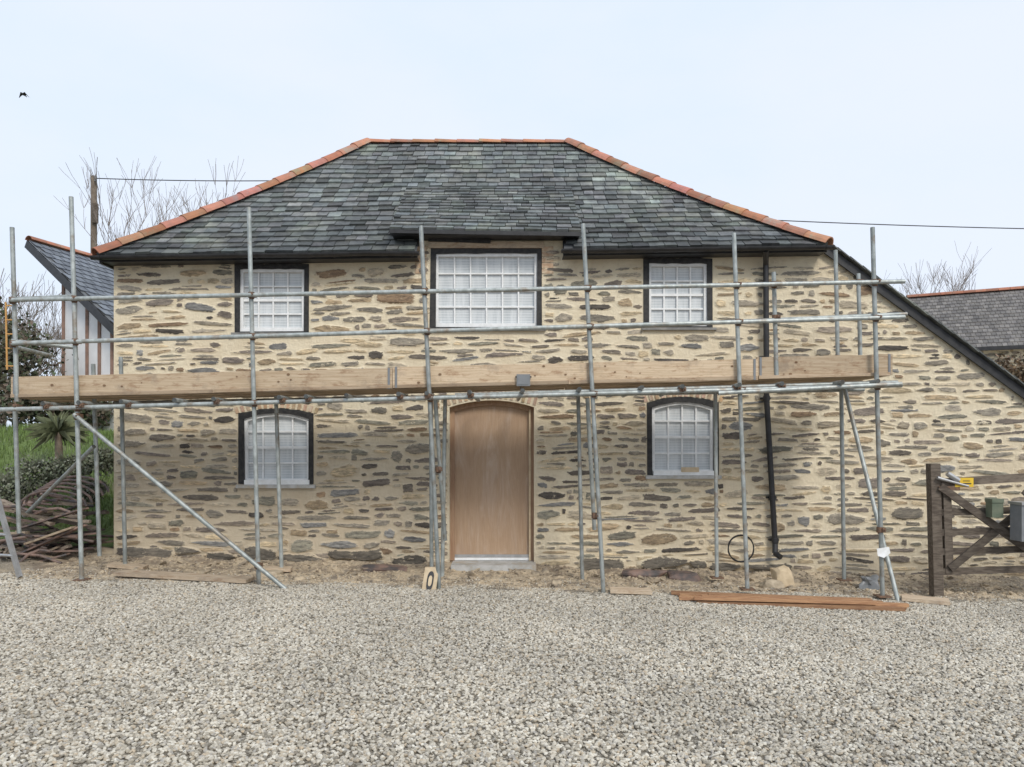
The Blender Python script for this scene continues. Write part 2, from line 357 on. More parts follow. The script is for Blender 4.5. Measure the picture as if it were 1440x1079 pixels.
for k in range(-3,56):
    zm=-.12+(k+.5)*RH
    xr=min(verge_x(zm+RH)-.07, vB[0]-.05) if zm<vA[1] else 0
    xl=WL+.02
    if zm>ze(xl)-.02:
        if zm>4.22: continue
        xl,xr=-1.18,.63
    elif zm>vA[1]-.05: xr=min(xr if xr>0 else 9,4.0)
    cuts=[(r[0],r[2]) for r in rects if zm+RH*.75>r[1] and zm-RH*.75<r[3]]
    cuts+=taken.get(k,[])
    cuts.sort(); ivs=[];c0=xl
    for a_,b_ in cuts:
        if a_>c0: ivs.append((c0,min(a_,xr)))
        c0=max(c0,b_)
    if c0<xr: ivs.append((c0,xr))
    for a_,b_ in ivs:
        x=a_+R(0,.03)
        while x<b_-.04:
            L=random.choice([R(.06,.15),R(.12,.25),R(.2,.34),R(.28,.46),R(.35,.58)])
            gap=R(.012,.065)
            if x+L>b_-.05: L=b_-x-.004
            xm=x+L/2; z0=zk(k,xm); z1=zk(k+1,xm); H=z1-z0
            tl=math.atan2(zk(k,x+L)-zk(k,x),L)+R(-.07,.07)
            q=random.random()
            if zm>4.1: q=.9
            if q<.06: L*=.6
            elif q<.17 and L>.14 and k<48 and not any(zm+RH*2.0>r[1] and zm<r[3] and xm+L/2>r[0] and xm-L/2<r[2] for r in rects):
                H=zk(k+2,xm)-z0; stone(xm,z0+H/2,L,(H-.01)*R(.6,.88),tl,R(.014,.026)); taken.setdefault(k+1,[]).append((x-.005,x+L+.005))
            elif q<.25 and L>.15:
                stone(xm,z0+H*.27,L,H*.44,tl,.01); stone(xm+R(-.03,.03),z0+H*.77,L*R(.5,.9),H*.36,tl,.01)
            else:
                hh=(H-.006)*R(.52,.96); stone(xm,z0+H/2+R(-.010,.010),L,max(.026,hh),tl,R(.008,.020))
            x+=L+gap
x=WL+.1
while x<3.6:
    L=R(.25,.8)
    if not (x+L>fx(628) and x<fx(756)):
        c=R(.08,.15); stone(x+L/2,gh(x,0)+R(.0,.08),L,R(.09,.2),R(-.08,.08),R(.04,.09),[c,c*.92,c*.8])
    x+=L*R(.8,1.3)
S.build('rubble_stones',house)

A=MB()
def arch_bricks(x0,x1,zt,rise,h=.085,n=None):
    n=n or int((x1-x0)/.07); 
    for i in range(n):
        u0=-1+2*i/n+.03; u1=-1+2*(i+1)/n-.03
        pts=[]
        for u in (u0,u1):
            x=(x0+x1)/2+u*(x1-x0)/2; z=zt-rise*u*u; pts.append((x,z,u))
        v=R(.75,1.15); c=(v*R(.95,1.1),v,v*R(.85,1.1),1); hh=h*R(.9,1.05); y=-R(.008,.016)
        (xa,za,ua),(xb,zb,ub)=pts
        fr=[(xa,y,za+.006),(xb,y,zb+.006),(xb+ub*.03,y,zb+hh),(xa+ua*.03,y,za+hh)]
        bk=[(q[0],.05,q[2]) for q in fr]
        A.add(fr+bk,[(0,1,2,3),(0,4,5,1),(1,5,6,2),(2,6,7,3),(3,7,4,0)],m_brick,c)
for w_ in wins[3:]: arch_bricks(fx(w_[1])-.06,fx(w_[3])+.06,fz(w_[2])+.005,.08)
arch_bricks(fx(628),fx(755),fz(561),.1,.11)
for px in (592,770):
    z=fz(385)
    while z<4.2:
        v=R(.8,1.15); A.box((fx(px-8),-.012,z),(fx(px+8),.05,z+.06),m_brick,(v,v,v,1)); z+=.073
A.build('brick_arches',house)

def ring(mb,o,i_,y0,y1,m):
    n=len(o); vs=[(q[0],y0,q[1]) for q in o]+[(q[0],y0,q[1]) for q in i_]+[(q[0],y1,q[1]) for q in o]+[(q[0],y1,q[1]) for q in i_]
    fs=[]
    for k in range(n):
        j=(k+1)%n
        fs+=[(k,j,n+j,n+k),(n+k,n+j,3*n+j,3*n+k),(k,2*n+k,2*n+j,j)]
    mb.add(vs,fs,m)
def inset(x0,z0,x1,z1,rise,d,db=None):
    db=d if db is None else db
    return arch_path(x0+d,z0+db,x1-d,z1-d,rise)
for (nm,a_,t_,b_,bt,rise,nc,nr) in wins:
    x0,x1,z0,z1=fx(a_),fx(b_),fz(bt),fz(t_)
    W=MB()
    o0=inset(x0,z0,x1,z1,rise,-.004); o1=inset(x0,z0,x1,z1,rise,.06,.0 if rise else .02)
    o0=[(q[0]+R(-.012,.006),q[1]+R(-.004,.012)) for q in o0]
    o1=[(q[0]+R(-.008,.008),q[1]+R(-.006,.006)) for q in o1]
    ring(W,o0,o1,-.012,.10,m_tar)
    f0=inset(x0,z0,x1,z1,rise,.05,.012); f1=inset(x0,z0,x1,z1,rise,.095,.07)
    ring(W,f0,f1,.02,.12,m_white)
    gl=inset(x0,z0,x1,z1,rise,.09,.05)
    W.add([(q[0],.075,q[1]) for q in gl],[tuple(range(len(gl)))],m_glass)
    gx0,gx1,gz0,gz1=x0+.095,x1-.095,z0+.07,z1-.095
    def top(x): 
        u=(x-(x0+x1)/2)/((x1-x0)/2-.1); return gz1-rise*u*u
    for i in range(1,nc):
        x=gx0+(gx1-gx0)*i/nc; W.box((x-.010,.048,gz0-.002),(x+.010,.073,top(x)+.002),m_white)
    for j in range(1,nr):
        z=gz0+(gz1-gz0)*j/nr; t=.017 if j==nr//2 else .010
        W.box((gx0-.002,.045,z-t),(gx1+.002,.0725,z+t),m_white)
    if rise: W.box((x0-.03,-.06,z0-.05),(x1+.03,.1,z0-.006),m_conc); W.box((x0+.07,-.035,z0-.004),(x1-.05,.1,z0+.055),m_white)
    else: W.box((x0-.04,-.05,z0-.035),(x1+.05,.1,z0-.004),m_sill)
    W.build(nm,house)
W=MB(); W.box((fx(957),-.04,fz(664)),(fx(982),-.036,fz(657)),m_tan); W.build('window_label',house)
W=MB(); W.box((fx(603),-.03,fz(350)+.004),(fx(765),.05,fz(341)),m_wood,V(.9)); W.beam((fx(603),-.045,fz(338)),(fx(690),-.045,fz(341)),.02,.05,m_tar)
W.build('dormer_lintel',house)

D=MB(); x0,x1=fx(632),fx(751); zt=fz(563); zb=fz(790)
o0=arch_path(x0-.002,zb,x1+.002,zt,.09); o1=arch_path(x0+.06,zb+.0,x1-.06,zt-.06,.08)
ring(D,o0,o1,.10,.2,m_doorframe)
dd=arch_path(x0+.058,zb,x1-.058,zt-.058,.08); D.add([(q[0],.14,q[1]) for q in dd],[tuple(range(len(dd)))],m_door)
D.box((x0+.06,.11,zb),(x1-.06,.138,zb+.035),m_white)
D.box((x0+.06,.128,zb+.04),(x1-.06,.138,zb+.075),m_alu)
D.box((fx(744),.085,zb),(fx(746.5),.099,zt-.12),m_tan)
D.build('door',house)
D=MB(); D.box((x0-.03+.07,-.28,-.1),(x1+.02,.3,zb-.004),m_conc); 
D.box((x0-.05,-.75,-.2),(x1+.15,-.285,-.005),m_sack); D.build('door_step',house)

# roof
def roofz(x,t):
    s=t/RUN; gfun=s-.11*s*(1-s); e=ze(max(XL,min(XR,x)))
    return e+(ZR-e)*gfun
def main_pt(x,t): return Vector((x,YE+t,roofz(x,t)+.05+.010*nz(x*1.1,t*1.1)))
XD0,XD1=-1.548,.873; TD=1.66
def dorm_pt(x,t):
    zd=4.335-.018*(x-XD0); s=t/TD; return Vector((x,YE-.02+t,zd+(roofz(x,TD)+.055-zd)*s))
def slates(mb,fn,xrange_,T,expo,wd,skip=None,gain=1):
    nC=int(T/expo+.5)
    for i in range(nC):
        t0=i*expo; t1=min(T,t0+expo*1.25)
        a0,b0=xrange_(t0); a1,b1=xrange_(t1)
        x=a0-(wd*.5 if i%2 else 0)-R(0,.05)
        cg=R(.9,1.1)
        while x<b0:
            wq=wd*R(.75,1.2); xa,xb=x+.004,x+wq-.004; x+=wq
            if skip and skip((xa+xb)/2,t0): continue
            xa0,xb0=max(a0,xa),min(b0,xb); xa1,xb1=max(a1,xa),min(b1,xb)
            if xb0-xa0<.01: continue
            if xb1<=xa1: 
                if xa1>b1: xa1=xb1=b1
                else: xa1=xb1=a1
            j=R(-.012,.012) if random.random()<.9 else R(-.035,.02)
            p0=fn(xa0,t0+j);p1=fn(xb0,t0+j+R(-.008,.008));p2=fn(xb1,t1);p3=fn(xa1,t1)
            n=(fn(0,t0+.1)-fn(0,t0)).cross(Vector((-1,0,0))).normalized()
            if n.z<0: n=-n
            l=.024+R(0,.014)
            q0,q1,q2,q3=p0+n*l,p1+n*(l+R(-.004,.004)),p2+n*.004,p3+n*.004
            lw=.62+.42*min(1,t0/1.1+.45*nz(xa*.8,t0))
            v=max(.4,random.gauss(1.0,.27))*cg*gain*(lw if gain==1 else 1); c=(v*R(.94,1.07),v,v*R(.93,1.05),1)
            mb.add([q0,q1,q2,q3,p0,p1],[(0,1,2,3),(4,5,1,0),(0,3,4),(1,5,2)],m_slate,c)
rf=MB()
def hipx(t): s=t/RUN; return (XL+(XRL-XL)*s, XR+(XRR-XR)*s)
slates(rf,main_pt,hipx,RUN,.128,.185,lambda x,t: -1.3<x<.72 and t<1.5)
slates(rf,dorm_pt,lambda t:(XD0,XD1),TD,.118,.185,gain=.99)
def quadstrip(fn,xa,xb,t0,t1,n,m):
    vs=[];fs=[]
    for i in range(n+1):
        t=t0+(t1-t0)*i/n; vs+=[fn(xa(t),t)+Vector((0,0,-.014)),fn(xb(t),t)+Vector((0,0,-.014))]
        if i: fs.append((2*i-2,2*i-1,2*i+1,2*i))
    rf.add(vs,fs,m)
quadstrip(main_pt,lambda t:hipx(t)[0],lambda t:-1.21,0,1.2,5,m_lead)
quadstrip(main_pt,lambda t:.66,lambda t:hipx(t)[1],0,1.2,5,m_lead)
quadstrip(main_pt,lambda t:hipx(t)[0],lambda t:hipx(t)[1],1.2,RUN,6,m_lead)
quadstrip(lambda x,t:dorm_pt(x,t)-Vector((0,0,.01)),lambda t:XD0,lambda t:XD1,0,TD,3,m_lead)
rA=main_pt(XRL,RUN); rB=main_pt(XRR,RUN); YB=YE+2*RUN
for (xc,rp) in ((XL,rA),(XR,rB)):
    n=8; vs=[];fs=[]
    for i in range(n+1):
        s=i/n; t=s*RUN; xx=hipx(t)[0 if xc==XL else 1]; z=roofz(xx,t)+.05
        vs+=[(xx,YE+t,z),(xx,YB-t,z)]
        if i: fs.append((2*i-2,2*i-1,2*i+1,2*i))
    rf.add(vs,fs,m_slate)
rf.add([(XL,YB,ze(XL)+.05),(XR,YB,ze(XR)+.05),rB,rA],[(0,1,2,3)],m_slate)
rf.build('roof_slates',house)
ck=MB()
for x in (-1.215,.665):
    zt0=dorm_pt(x,.28).z-.02
    ck.add([(x,-.0,roofz(x,.28)-.2),(x,1.36,roofz(x,TD)),(x,0,zt0)],[(0,1,2)],m_lead)
ck.box((XD0+.02,YE+.03,4.275),(XD1-.01,.0-.004,4.29),m_black)
ck.beam((XD0,YE-.01,4.312),(XD1,YE-.01,4.272),.03,.05,m_black)
for a_,b_ in ((XL+.02,-1.2),(.65,XR)):
    ck.beam((a_,YE+.05,ze(a_)+.01),(b_,YE+.05,ze(b_)+.01),.03,.07,m_black)
    ck.add([(a_,YE+.06,ze(a_)-.02),(b_,YE+.06,ze(b_)-.02),(b_,.2,ze(b_)-.015),(a_,.2,ze(a_)-.015)],[(0,1,2,3)],m_black)
ck.box((XL,YE+.05,ze(XL)-.04),(XL+.03,YB,ze(XL)+.04),m_black)
ck.build('fascia',house)
gt=MB()
for a_,b_ in ((XL-.05,-1.17),(.62,XR+.05)):
    n=6
    for i in range(n):
        f=lambda s:Vector((a_+(b_-a_)*s,YE-.045,ze(a_+(b_-a_)*s)+.03+.008*nz(s*7+a_)))
        gt.arc(f(i/n),f((i+1)/n),.046,180,360,m_black)
    m_n=int((b_-a_)/.9)
    for i in range(m_n+1):
        c=f((i+.1)/(m_n+.2)); gt.arc(c,c+Vector((.03,0,0)),.052,180,360,m_black)
gt.build('gutter',house)
pp=MB(); pl=[P(1077,352,-.30),P(1077,362,-.2),P(1077,372,-.09),P(1078,560,-.09),P(1090,765,-.09),P(1090,778,-.12),P(1098,784,-.2)]
pp.path(pl,.036,m_black,seg=14)
for py,px in ((400,1077),(560,1078),(700,1086.5),(760,1090)):
    c=P(px,py,-.09); pp.tube(c-Vector((0,0,.03)),c+Vector((0,0,.03)),.045,m_black); pp.box(c+Vector((-.06,.02,-.012)),c+Vector((.06,.088,.012)),m_black)
pp.build('downpipe',house)
ht=MB()
def tiles(n,r,curve):
    for i in range(n):
        s0=i/n; s1=(i+1)/n+.02
        a_=curve(s0)+Vector((0,0,R(-.006,.008))); b_=curve(min(s1,1.0)); v=R(.7,1.2); c=(v,v*R(.9,1.2),v*R(.85,1.25),1)
        ht.arc(a_,b_,r*1.06,12,168,m_terra,c,8,r*.92,.015)
def hip(side):
    def f(s):
        t=s*RUN; x=hipx(t)[side]; return Vector((x,YE+t,roofz(x,t)+.035))
    return f
for sd in (0,1): tiles(15,.115,hip(sd))
tiles(9,.09,lambda s:Vector((XRL+(XRR-XRL)*s,YE+RUN,ZR+.02+.006*nz(s*9))))
for sd in (0,1):
    f=hip(sd); tiles(10,.115,lambda s,f=f:Vector((f(s).x,2*(YE+RUN)-f(s).y,f(s).z)))
ht.build('hip_tiles',house)
lr=MB()
a0=Vector((vA[0]-.12,0,vA[1]+.09)); b0=Vector((vB[0]+.15,0,vB[1]-.09)); 
dv=(b0-a0).normalized(); nn=Vector((-dv.z,0,dv.x)); nn=nn if nn.z>0 else -nn
lr.add([a0+Vector((0,-.09,0))+nn*.03,b0+Vector((0,-.09,0))+nn*.03,b0+Vector((0,5.5,0))+nn*.03,a0+Vector((0,5.5,0))+nn*.03],[(0,1,2,3)],m_slate)
L=(b0-a0).length; k=0
while k<L:
    p=a0+dv*k; v=R(.7,1.1); lr.beam(p+nn*.04+Vector((0,-.05,0)),p+dv*.26+nn*.028+Vector((0,-.05,0)),.16,.014,m_slate,V(v)); k+=.2
lr.beam(a0+Vector((0,-.055,0))-nn*.04,b0+Vector((0,-.055,0))-nn*.04,.03,.10,m_black)
lr.build('lean_to_roof',house)

# ---------------- scaffold ----------------
sf=group('scaffolding',(0,-1.1,0))
T=MB(); CP=MB()
def tb(a_,b_,y0=-1.5,y1=None,r=.0242):
    y1=y0 if y1 is None else y1; v=R(.8,1.15)
    p=P(a_[0],a_[1],y0);q=P(b_[0],b_[1],y1); T.tube(p,q,r,m_galv,V(v),12,hollow=True); return p,q
def coupler(p):
    CP.tube(p+Vector((0,0,-.03)),p+Vector((0,0,.03)),.034,m_rust,seg=10); CP.box(p+Vector((.01,-.05,-.022)),p+Vector((.045,.05,.022)),m_rust)
    CP.tube(p+Vector((.03,-.075,.0)),p+Vector((.03,.03,0)),.009,m_rust,seg=6); CP.tube(p+Vector((-.02,0,-.035)),p+Vector((.03,0,-.035)),.012,m_rust,seg=6)
fronts=[((100,277),(115,815)),((350,292),(364,828)),((592,318),(618,839)),((820,315),(849,841)),((1032,328),(1051,828)),((1227,320),(1241,838))]
rails=[((15,422),(1272,396)),((17,483),(1272,446)),((-30,577),(1268,542))]
for a_,b_ in fronts: 
    p,q=tb(a_,b_); CP.box(q+Vector((-.07,-.07,-.01)),q+Vector((.07,.07,.006)),m_rust)
for j,(a_,b_) in enumerate(rails):
    tb(a_,b_,-1.55)
    for (fa,fb) in fronts:
        t=(a_[1]-fa[1])/(fb[1]-fa[1]); px=fa[0]+(fb[0]-fa[0])*t
        py=a_[1]+(b_[1]-a_[1])*(px-a_[0])/(b_[0]-a_[0]); coupler(P(px,py,-1.52))
tb((640,556),(1262,538),-1.46)
tb((1010,553),(1268,540),-1.62)
tb((870,460),(1275,442),-1.46)
tb((17,320),(24,565),-1.45); tb((21,570),(27,750),-1.3); coupler(P(17,422,-1.5)); coupler(P(18,483,-1.5)); coupler(P(22,572,-1.5))
tb((131,512),(140,782),-.9); tb((16,480),(108,489),-1.5,-1.2); tb((17,421),(105,417),-1.42,-.8); tb((16,487),(70,500),-1.42,-.6)
for a_,b_ in (((170,502),(176,795)),((388,556),(396,800)),((606,556),(607,818)),((626,560),(622,812)),((813,556),(819,818)),((1006,552),(1008,812)),((1183,545),(1187,815)),((1175,352),(1178,500)),((1207,385),(1210,512))):
    tb(a_,b_,-.7)
    if b_[1]>600: q=P(b_[0],b_[1],-.7); CP.box(q+Vector((-.07,-.07,-.01)),q+Vector((.07,.07,.006)),m_rust)
tb((1088,383),(1092,530),-1.42)
tb((160,567),(1215,548),-.66)
tb((104,583),(402,829),-1.6,-1.75); tb((132,628),(34,726),-1.1,-.3)
tb((1188,548),(1263,846),-.75,-1.55); tb((826,560),(836,745),-1.3,-1.0); tb((612,560),(626,760),-1.2,-.9)
coupler(P(108,585,-1.56)); coupler(P(362,795,-1.55)); coupler(P(836,725,-1.45)); coupler(P(616,660,-1.45)); coupler(P(1237,745,-1.5)); coupler(P(1207,397,-.7)); coupler(P(1088,400,-1.45)); coupler(P(1090,447,-1.45))
for px in (60,110,170,245,300,392,430,487,560,600,660,735,815,903,960,1040,1100,1185,1235):
    py=578-(px+30)*35/1298-8; p=P(px,py,-1.72+R(0,.12)); q=Vector((p.x+R(-.04,.04),-.18 if px%3==0 else -.55,p.z)); T.tube(p,q,.0242,m_galv,V(R(.8,1.1)),12,hollow=True)
    if px%2==0: coupler(Vector((p.x,-1.55,p.z-.03)))
T.build('tubes',sf); CP.build('couplers',sf)
B=MB()
def bd(a_,b_,y,h=.232,th=.038,v=1):
    p=P(*a_,y);q=P(*b_,y); n=10; pts=[p.lerp(q,i/n)+Vector((0,.004*nz(i*.7,y*9),.008*nz(i*.6,y*5)*(0<i<n))) for i in range(n+1)]
    u=Vector((0,0,h/2)); t=Vector((0,th/2,0)); vs=[]
    for s_ in pts: vs+=[s_-t-u,s_+t-u,s_+t+u,s_-t+u]
    fs=[(3,2,1,0),(4*n,4*n+1,4*n+2,4*n+3)]
    for i in range(n):
        for k in range(4): fs.append((4*i+k,4*i+(k+1)%4,4*i+4+(k+1)%4,4*i+4+k))
    B.add(vs,fs,m_wood,(v,v*.97,v*.92,1))
    for i in range(int((q-p).length*3)): # knots
        s_=random.random(); c=p.lerp(q,s_)+Vector((0,-th/2-.0055,R(-.09,.09))); r=R(.006,.014)
        B.add([c+Vector((r*1.4*math.cos(a),0,r*math.sin(a))) for a in [k*math.pi/4 for k in range(8)]],[tuple(range(8))],m_wood,(.38,.3,.24,1))
    for c,d in ((p,1),(q,-1)):
        B.box(c+Vector((d*.025,-th/2-.007,-h/2-.001)),c+Vector((d*.05,-th/2-.0005,h/2+.001)),m_grey)
bd((17,545),(552,532.5),-1.43,v=.9); bd((552.6,531),(1065,520),-1.435,v=1.08); bd((1064,517.5),(1254,513),-1.40,v=.8)
for k in range(5):
    y=-1.35+k*.19-.02; 
    for (pa,pb) in ((17,300),(302,552),(554,800),(802,1064),(1066,1250)):
        za=P(pa,558.5-(pa+30)*33/1298,-1.43).z+R(0,.008); zb_=P(pb,558.5-(pb+30)*33/1298,-1.43).z+R(0,.008); v=R(.55,.95)
        B.beam((P(pa,0,-1.43).x,y,za-.005),(P(pb,0,-1.43).x,y,zb_-.005),.18,.036,m_wood,(v,v*.95,v*.9,1))
B.build('boards',sf)
fl=MB(); c=P(736,535,-1.47); fl.box(c+Vector((-.075,-.03,-.065)),c+Vector((.075,.015,.065)),m_grey); fl.box(c+Vector((-.06,-.036,-.05)),c+Vector((.06,-.031,.05)),m_grey); fl.box(c+Vector((-.09,-.01,.03)),c+Vector((.09,.0,.045)),m_black); fl.path([c+Vector((-.03,0,-.07)),c+Vector((-.02,.0,-.15)),c+Vector((.02,.02,-.17))],.006,m_black); fl.build('alarm_box',sf)
tg=MB(); c=P(1242,778,-1.57); tg.add([c+Vector((-.07,0,.05)),c+Vector((.06,-.01,.07)),c+Vector((.08,0,-.0)),c+Vector((.0,-.02,-.05)),c+Vector((-.06,0,-.03))],[(0,1,2,3,4)],m_white); tg.build('inspection_tag',sf)
sg=MB()
for px in (8,20): sg.tube(P(px,425,-1.4),P(px+2,520,-1.4),.010,m_orange)
for py in (430,450,470,490,515): sg.tube(P(8,py,-1.4),P(21,py,-1.4),.008,m_orange)
sg.build('safety_gate',sf)

# ---------------- gate ----------------
gg=group('field_gate',P(1380,830,-1.2))
G=MB(); y=-1.2
G.beam(P(1312,652,y),P(1317,838,y),.11,.11,m_oldwood,V(1.1),Vector((0,1,0)))
G.build('post',gg); G=MB()
def gb(a_,b_,h,th=.035,yy=y-.03,v=1): G.beam(P(*a_,yy),P(*b_,yy),th,h,m_oldwood,V(v))
gb((1322,679),(1700,655),.09,.06,v=1.3)
for py,v in ((717,.9),(745,1),(772,.9),(800,1.1)): gb((1324,py+4),(1700,py-8),.075,v=v)
G.beam(P(1330,675,y-.03),P(1334,806,y-.03),.09,.05,m_oldwood,V(1.1),Vector((0,1,0)))
gb((1322,684),(1452,778),.085,.03,y-.075,1.0); gb((1336,800),(1470,690),.085,.03,y-.07,.8); gb((1560,800),(1440,690),.08,.03,y-.07,.9)
G.build('bars',gg); G=MB()
G.tube(P(1318,672,y-.09),P(1362,684,y-.1),.02,m_alu,r2=.012); G.tube(P(1332,666,y-.08),P(1348,676,y-.09),.03,m_alu,V(.6)); G.box(P(1320,690,y-.07),P(1350,684,y-.08),m_rust)
G.build('latch',gg); G=MB()
G.box(P(1343,685,y-.08),P(1369,672,y-.084),m_yellow); c=P(1349,679,y-.087); G.add([c+Vector((-.02,0,-.018)),c+Vector((.02,0,-.018)),c+Vector((0,0,.02))],[(0,1,2)],m_black); G.box(P(1354,681,y-.086),P(1366,679.5,y-.0865),m_black); G.box(P(1354,677,y-.086),P(1364,676,y-.0865),m_black)
G.build('warning_sign',gg); G=MB()
G.box(P(1386,727,y-.08),P(1411,704,y-.2),m_greenbox); G.box(P(1385,706,y-.075),P(1412,702,y-.21),m_greenbox); G.build('lock_box',gg)
mb_=MB(); c=P(1450,735,-1.5); mb_.box(c+Vector((-.17,-.1,-.2)),c+Vector((.2,.1,.2)),m_grey); mb_.box(c+Vector((-.18,-.12,.2)),c+Vector((.21,.12,.23)),m_alu); mb_.tube(Vector((c.x,c.y,-.15)),c,.035,m_alu); mb_.build('meter_box')

# ---------------- site clutter ----------------
pl=MB(); 
for i in range(6):
    a_=Vector((P(950,832,-1.75).x+R(-.1,.25),-1.95+i*.075,-.04+.03*(i%2))); b_=Vector((P(1255,850,-1.9).x+R(-.2,.1),-2.15+i*.06,-.07+.028*(i%2)))
    pl.beam(a_,b_,.06,.035,m_redwood,V(R(.7,1.25)))
for i in range(3): pl.beam((1.9+i*.1,-1.98+i*.09,-.01+.02),(3.75,-2.08+i*.08,-.04+.02),.05,.03,m_redwood,V(R(.8,1.3)))
pl.build('timber_battens')
def plank(name,a_,b_,y0,y1,w=.22,v=1):
    q=MB(); pa=Vector((P(a_,0,y0).x,y0,gh(P(a_,0,y0).x,y0)+.035)); pb=Vector((P(b_,0,y1).x,y1,gh(P(b_,0,y1).x,y1)+.03)); q.beam(pa,pb,w,.038,m_wood,V(v)); q.build(name)
plank('scaffold_board',168,352,-1.25,-1.45,.22,.8); plank('sole_board',858,916,-1.5,-1.55,.2,1.0); plank('sole_board',1268,1335,-1.5,-1.7,.22,1.05)
plank('sole_board',372,410,-.75,-.7,.2,.95); plank('sole_board',155,205,-.75,-.7,.2,.8)
q=MB(); c0=P(592,836,-1.6); u=Vector((.035,.1,.28)); s_=Vector((.155,0,.0))
q.add([c0,c0+s_,c0+s_+u,c0+u]+[v+Vector((0,.03,0)) for v in (c0,c0+s_,c0+s_+u,c0+u)],[(0,1,2,3),(7,6,5,4),(0,4,5,1),(1,5,6,2),(2,6,7,3),(3,7,4,0)],m_tan)
ov=[];
for i in range(20):
    a=2*math.pi*i/20; ov.append(c0+s_*(.5+.24*math.cos(a))+u*(.5+.36*math.copysign(abs(math.sin(a))**.6,math.sin(a)))+Vector((0,-.006,0)))
q.add(ov,[tuple(range(20))],m_black)
iv=[c0+s_*.5+u*.5+(v-(c0+s_*.5+u*.5))*.55+Vector((0,-.004,0)) for v in ov]; q.add(iv,[tuple(range(20))],m_tan)
q.build('plastic_vent_plate')
def lump(name,c,sx,sy,sz,m,seed,n=2,col=(1,1,1,1),amp=.35):
    import bmesh
    bm=bmesh.new(); bmesh.ops.create_icosphere(bm,subdivisions=n+1,radius=1)
    vs=[];
    for v in bm.verts:
        p=v.co; k=1+amp*nz(p.x*1.3+seed,p.y*1.3,p.z*1.3); 
        bx=Vector([math.copysign(abs(t)**.6,t) for t in p])*k; vs.append(Vector(c)+Vector((bx.x*sx,bx.y*sy,bx.z*sz)))
    fs=[[v.index for v in f.verts] for f in bm.faces]; q=MB(); q.add(vs,fs,m,col,False); bm.free(); return q.build(name)
c=P(1100,800,-.8); lump('stone_block',(c.x,c.y,.02),.12,.1,.14,m_tan,3,1); c=P(1085,808,-.9); lump('stone_block',(c.x,c.y,-.06),.12,.08,.07,m_sack,8,1)
c=P(1222,812,-.8); lump('cable_bundle',(c.x,c.y,-.06),.1,.08,.09,m_grey,5,2,amp=.9)
c=P(380,802,-.9); lump('stone_block',(c.x,c.y,.08),.14,.1,.04,m_sack,18,1)
c=P(905,800,-.4); lump('stone_block',(c.x,c.y,.0),.25,.12,.06,m_scrap,28,2,V(1.5)); c=P(960,805,-.5); lump('stone_block',(c.x,c.y,-.02),.2,.14,.07,m_scrap,38,2,V(1.4)); c=P(540,800,-.3); lump('stone_block',(c.x,c.y,.03),.3,.15,.06,m_scrap,48,2,V(1.5))
hr=MB()
for k in range(2):
    pts=[P(1042,772,-.15-k*.02)+Vector((.165*math.cos(a)+R(-.004,.004),0,.17*math.sin(a)+.01*k)) for a in [2*math.pi*i/28 for i in range(29)]]
    hr.path(pts,.008,m_black,seg=6)
hr.build('hose_coil')
ld=MB(); 
for dx in (0,.38): ld.beam(P(28,812,-1.5)+Vector((-dx,.15*(dx>0),0)),P(-30,610,-1.1)+Vector((-dx,.15*(dx>0),0)),.03,.07,m_alu)
for i in range(1,7):
    a_=P(28,812,-1.5).lerp(P(-30,610,-1.1),i/7); ld.tube(a_,a_+Vector((-.38,.15,0)),.015,m_alu)
ld.build('ladder')

# ---------------- vegetation & surroundings ----------------
def leaves(mb,c,rx,ry,rz,n,size,cols,shell=.5,long=1.0):
    for _ in range(n):
        d=Vector((random.gauss(0,1),random.gauss(0,1),random.gauss(0,1))).normalized(); r=R(shell,1)*(1+.45*nz(d.x*2.2+c[0],d.y*2.2,d.z*2.2+c[2]))
        p=Vector((c[0]+d.x*rx*r,c[1]+d.y*ry*r,c[2]+d.z*rz*r))
        a=Vector((R(-1,1),R(-1,1),R(-1,1))).normalized()*size*R(.6,1.3)*long; b=a.cross(Vector((R(-1,1),R(-1,1),R(-1,1)))).normalized()*size*.35
        k=random.choice(cols); v=R(.6,1.3); mb.add([p-a*.5,p+b,p+a*.5,p-b],[(0,1,2,3)],m_leaf,(k[0]*v,k[1]*v,k[2]*v,1))
def bare_tree(name,base,h,seed,m,r0=.09,lev=5,spread=.5,lean=(0,0),nb=(2,3)):
    rs=random.Random(seed); mb=MB()
    def br(p,d,l,r,k):
        n=4; q=p
        for i in range(n):
            d2=(d+Vector((rs.uniform(-.12,.12),rs.uniform(-.12,.12),rs.uniform(0,.16)))).normalized(); e=q+d2*(l/n)
            mb.tube(q,e,max(.006,r*(1-.12*i)),m,seg=6 if k<2 else 3,r2=max(.005,r*(1-.12*(i+1))),caps=False)
            if k<lev and i>0 and k>0:
                for _ in range(rs.choice((0,1,1))):
                    dd=(d2+Vector((rs.uniform(-1,1),rs.uniform(-1,1),rs.uniform(-.1,.8)))*spread*1.2).normalized(); br(e,dd,l*rs.uniform(.35,.6),r*.42,k+2)
            q=e; d=d2
        if k<lev:
            for _ in range(rs.randint(*nb)):
                dd=(d+Vector((rs.uniform(-1,1),rs.uniform(-1,1),rs.uniform(-.2,.8)))*spread).normalized(); br(q,dd,l*rs.uniform(.6,.85),r*.56,k+1)
    br(Vector(base),Vector((lean[0],lean[1],1)).normalized(),h*.33,r0,0)
    zt=max(v.z for v in mb.v); kz=h/zt
    for v in mb.v: v.z*=kz
    return mb.build(name)
def tr(px,py_top,y,seed,**k):
    d=y+10; x=(px-720)*d/F; ztop=1.6+(627-py_top)*d/F; return bare_tree('bare_tree',(x,y,0),ztop,seed,m_bark_far,**k)
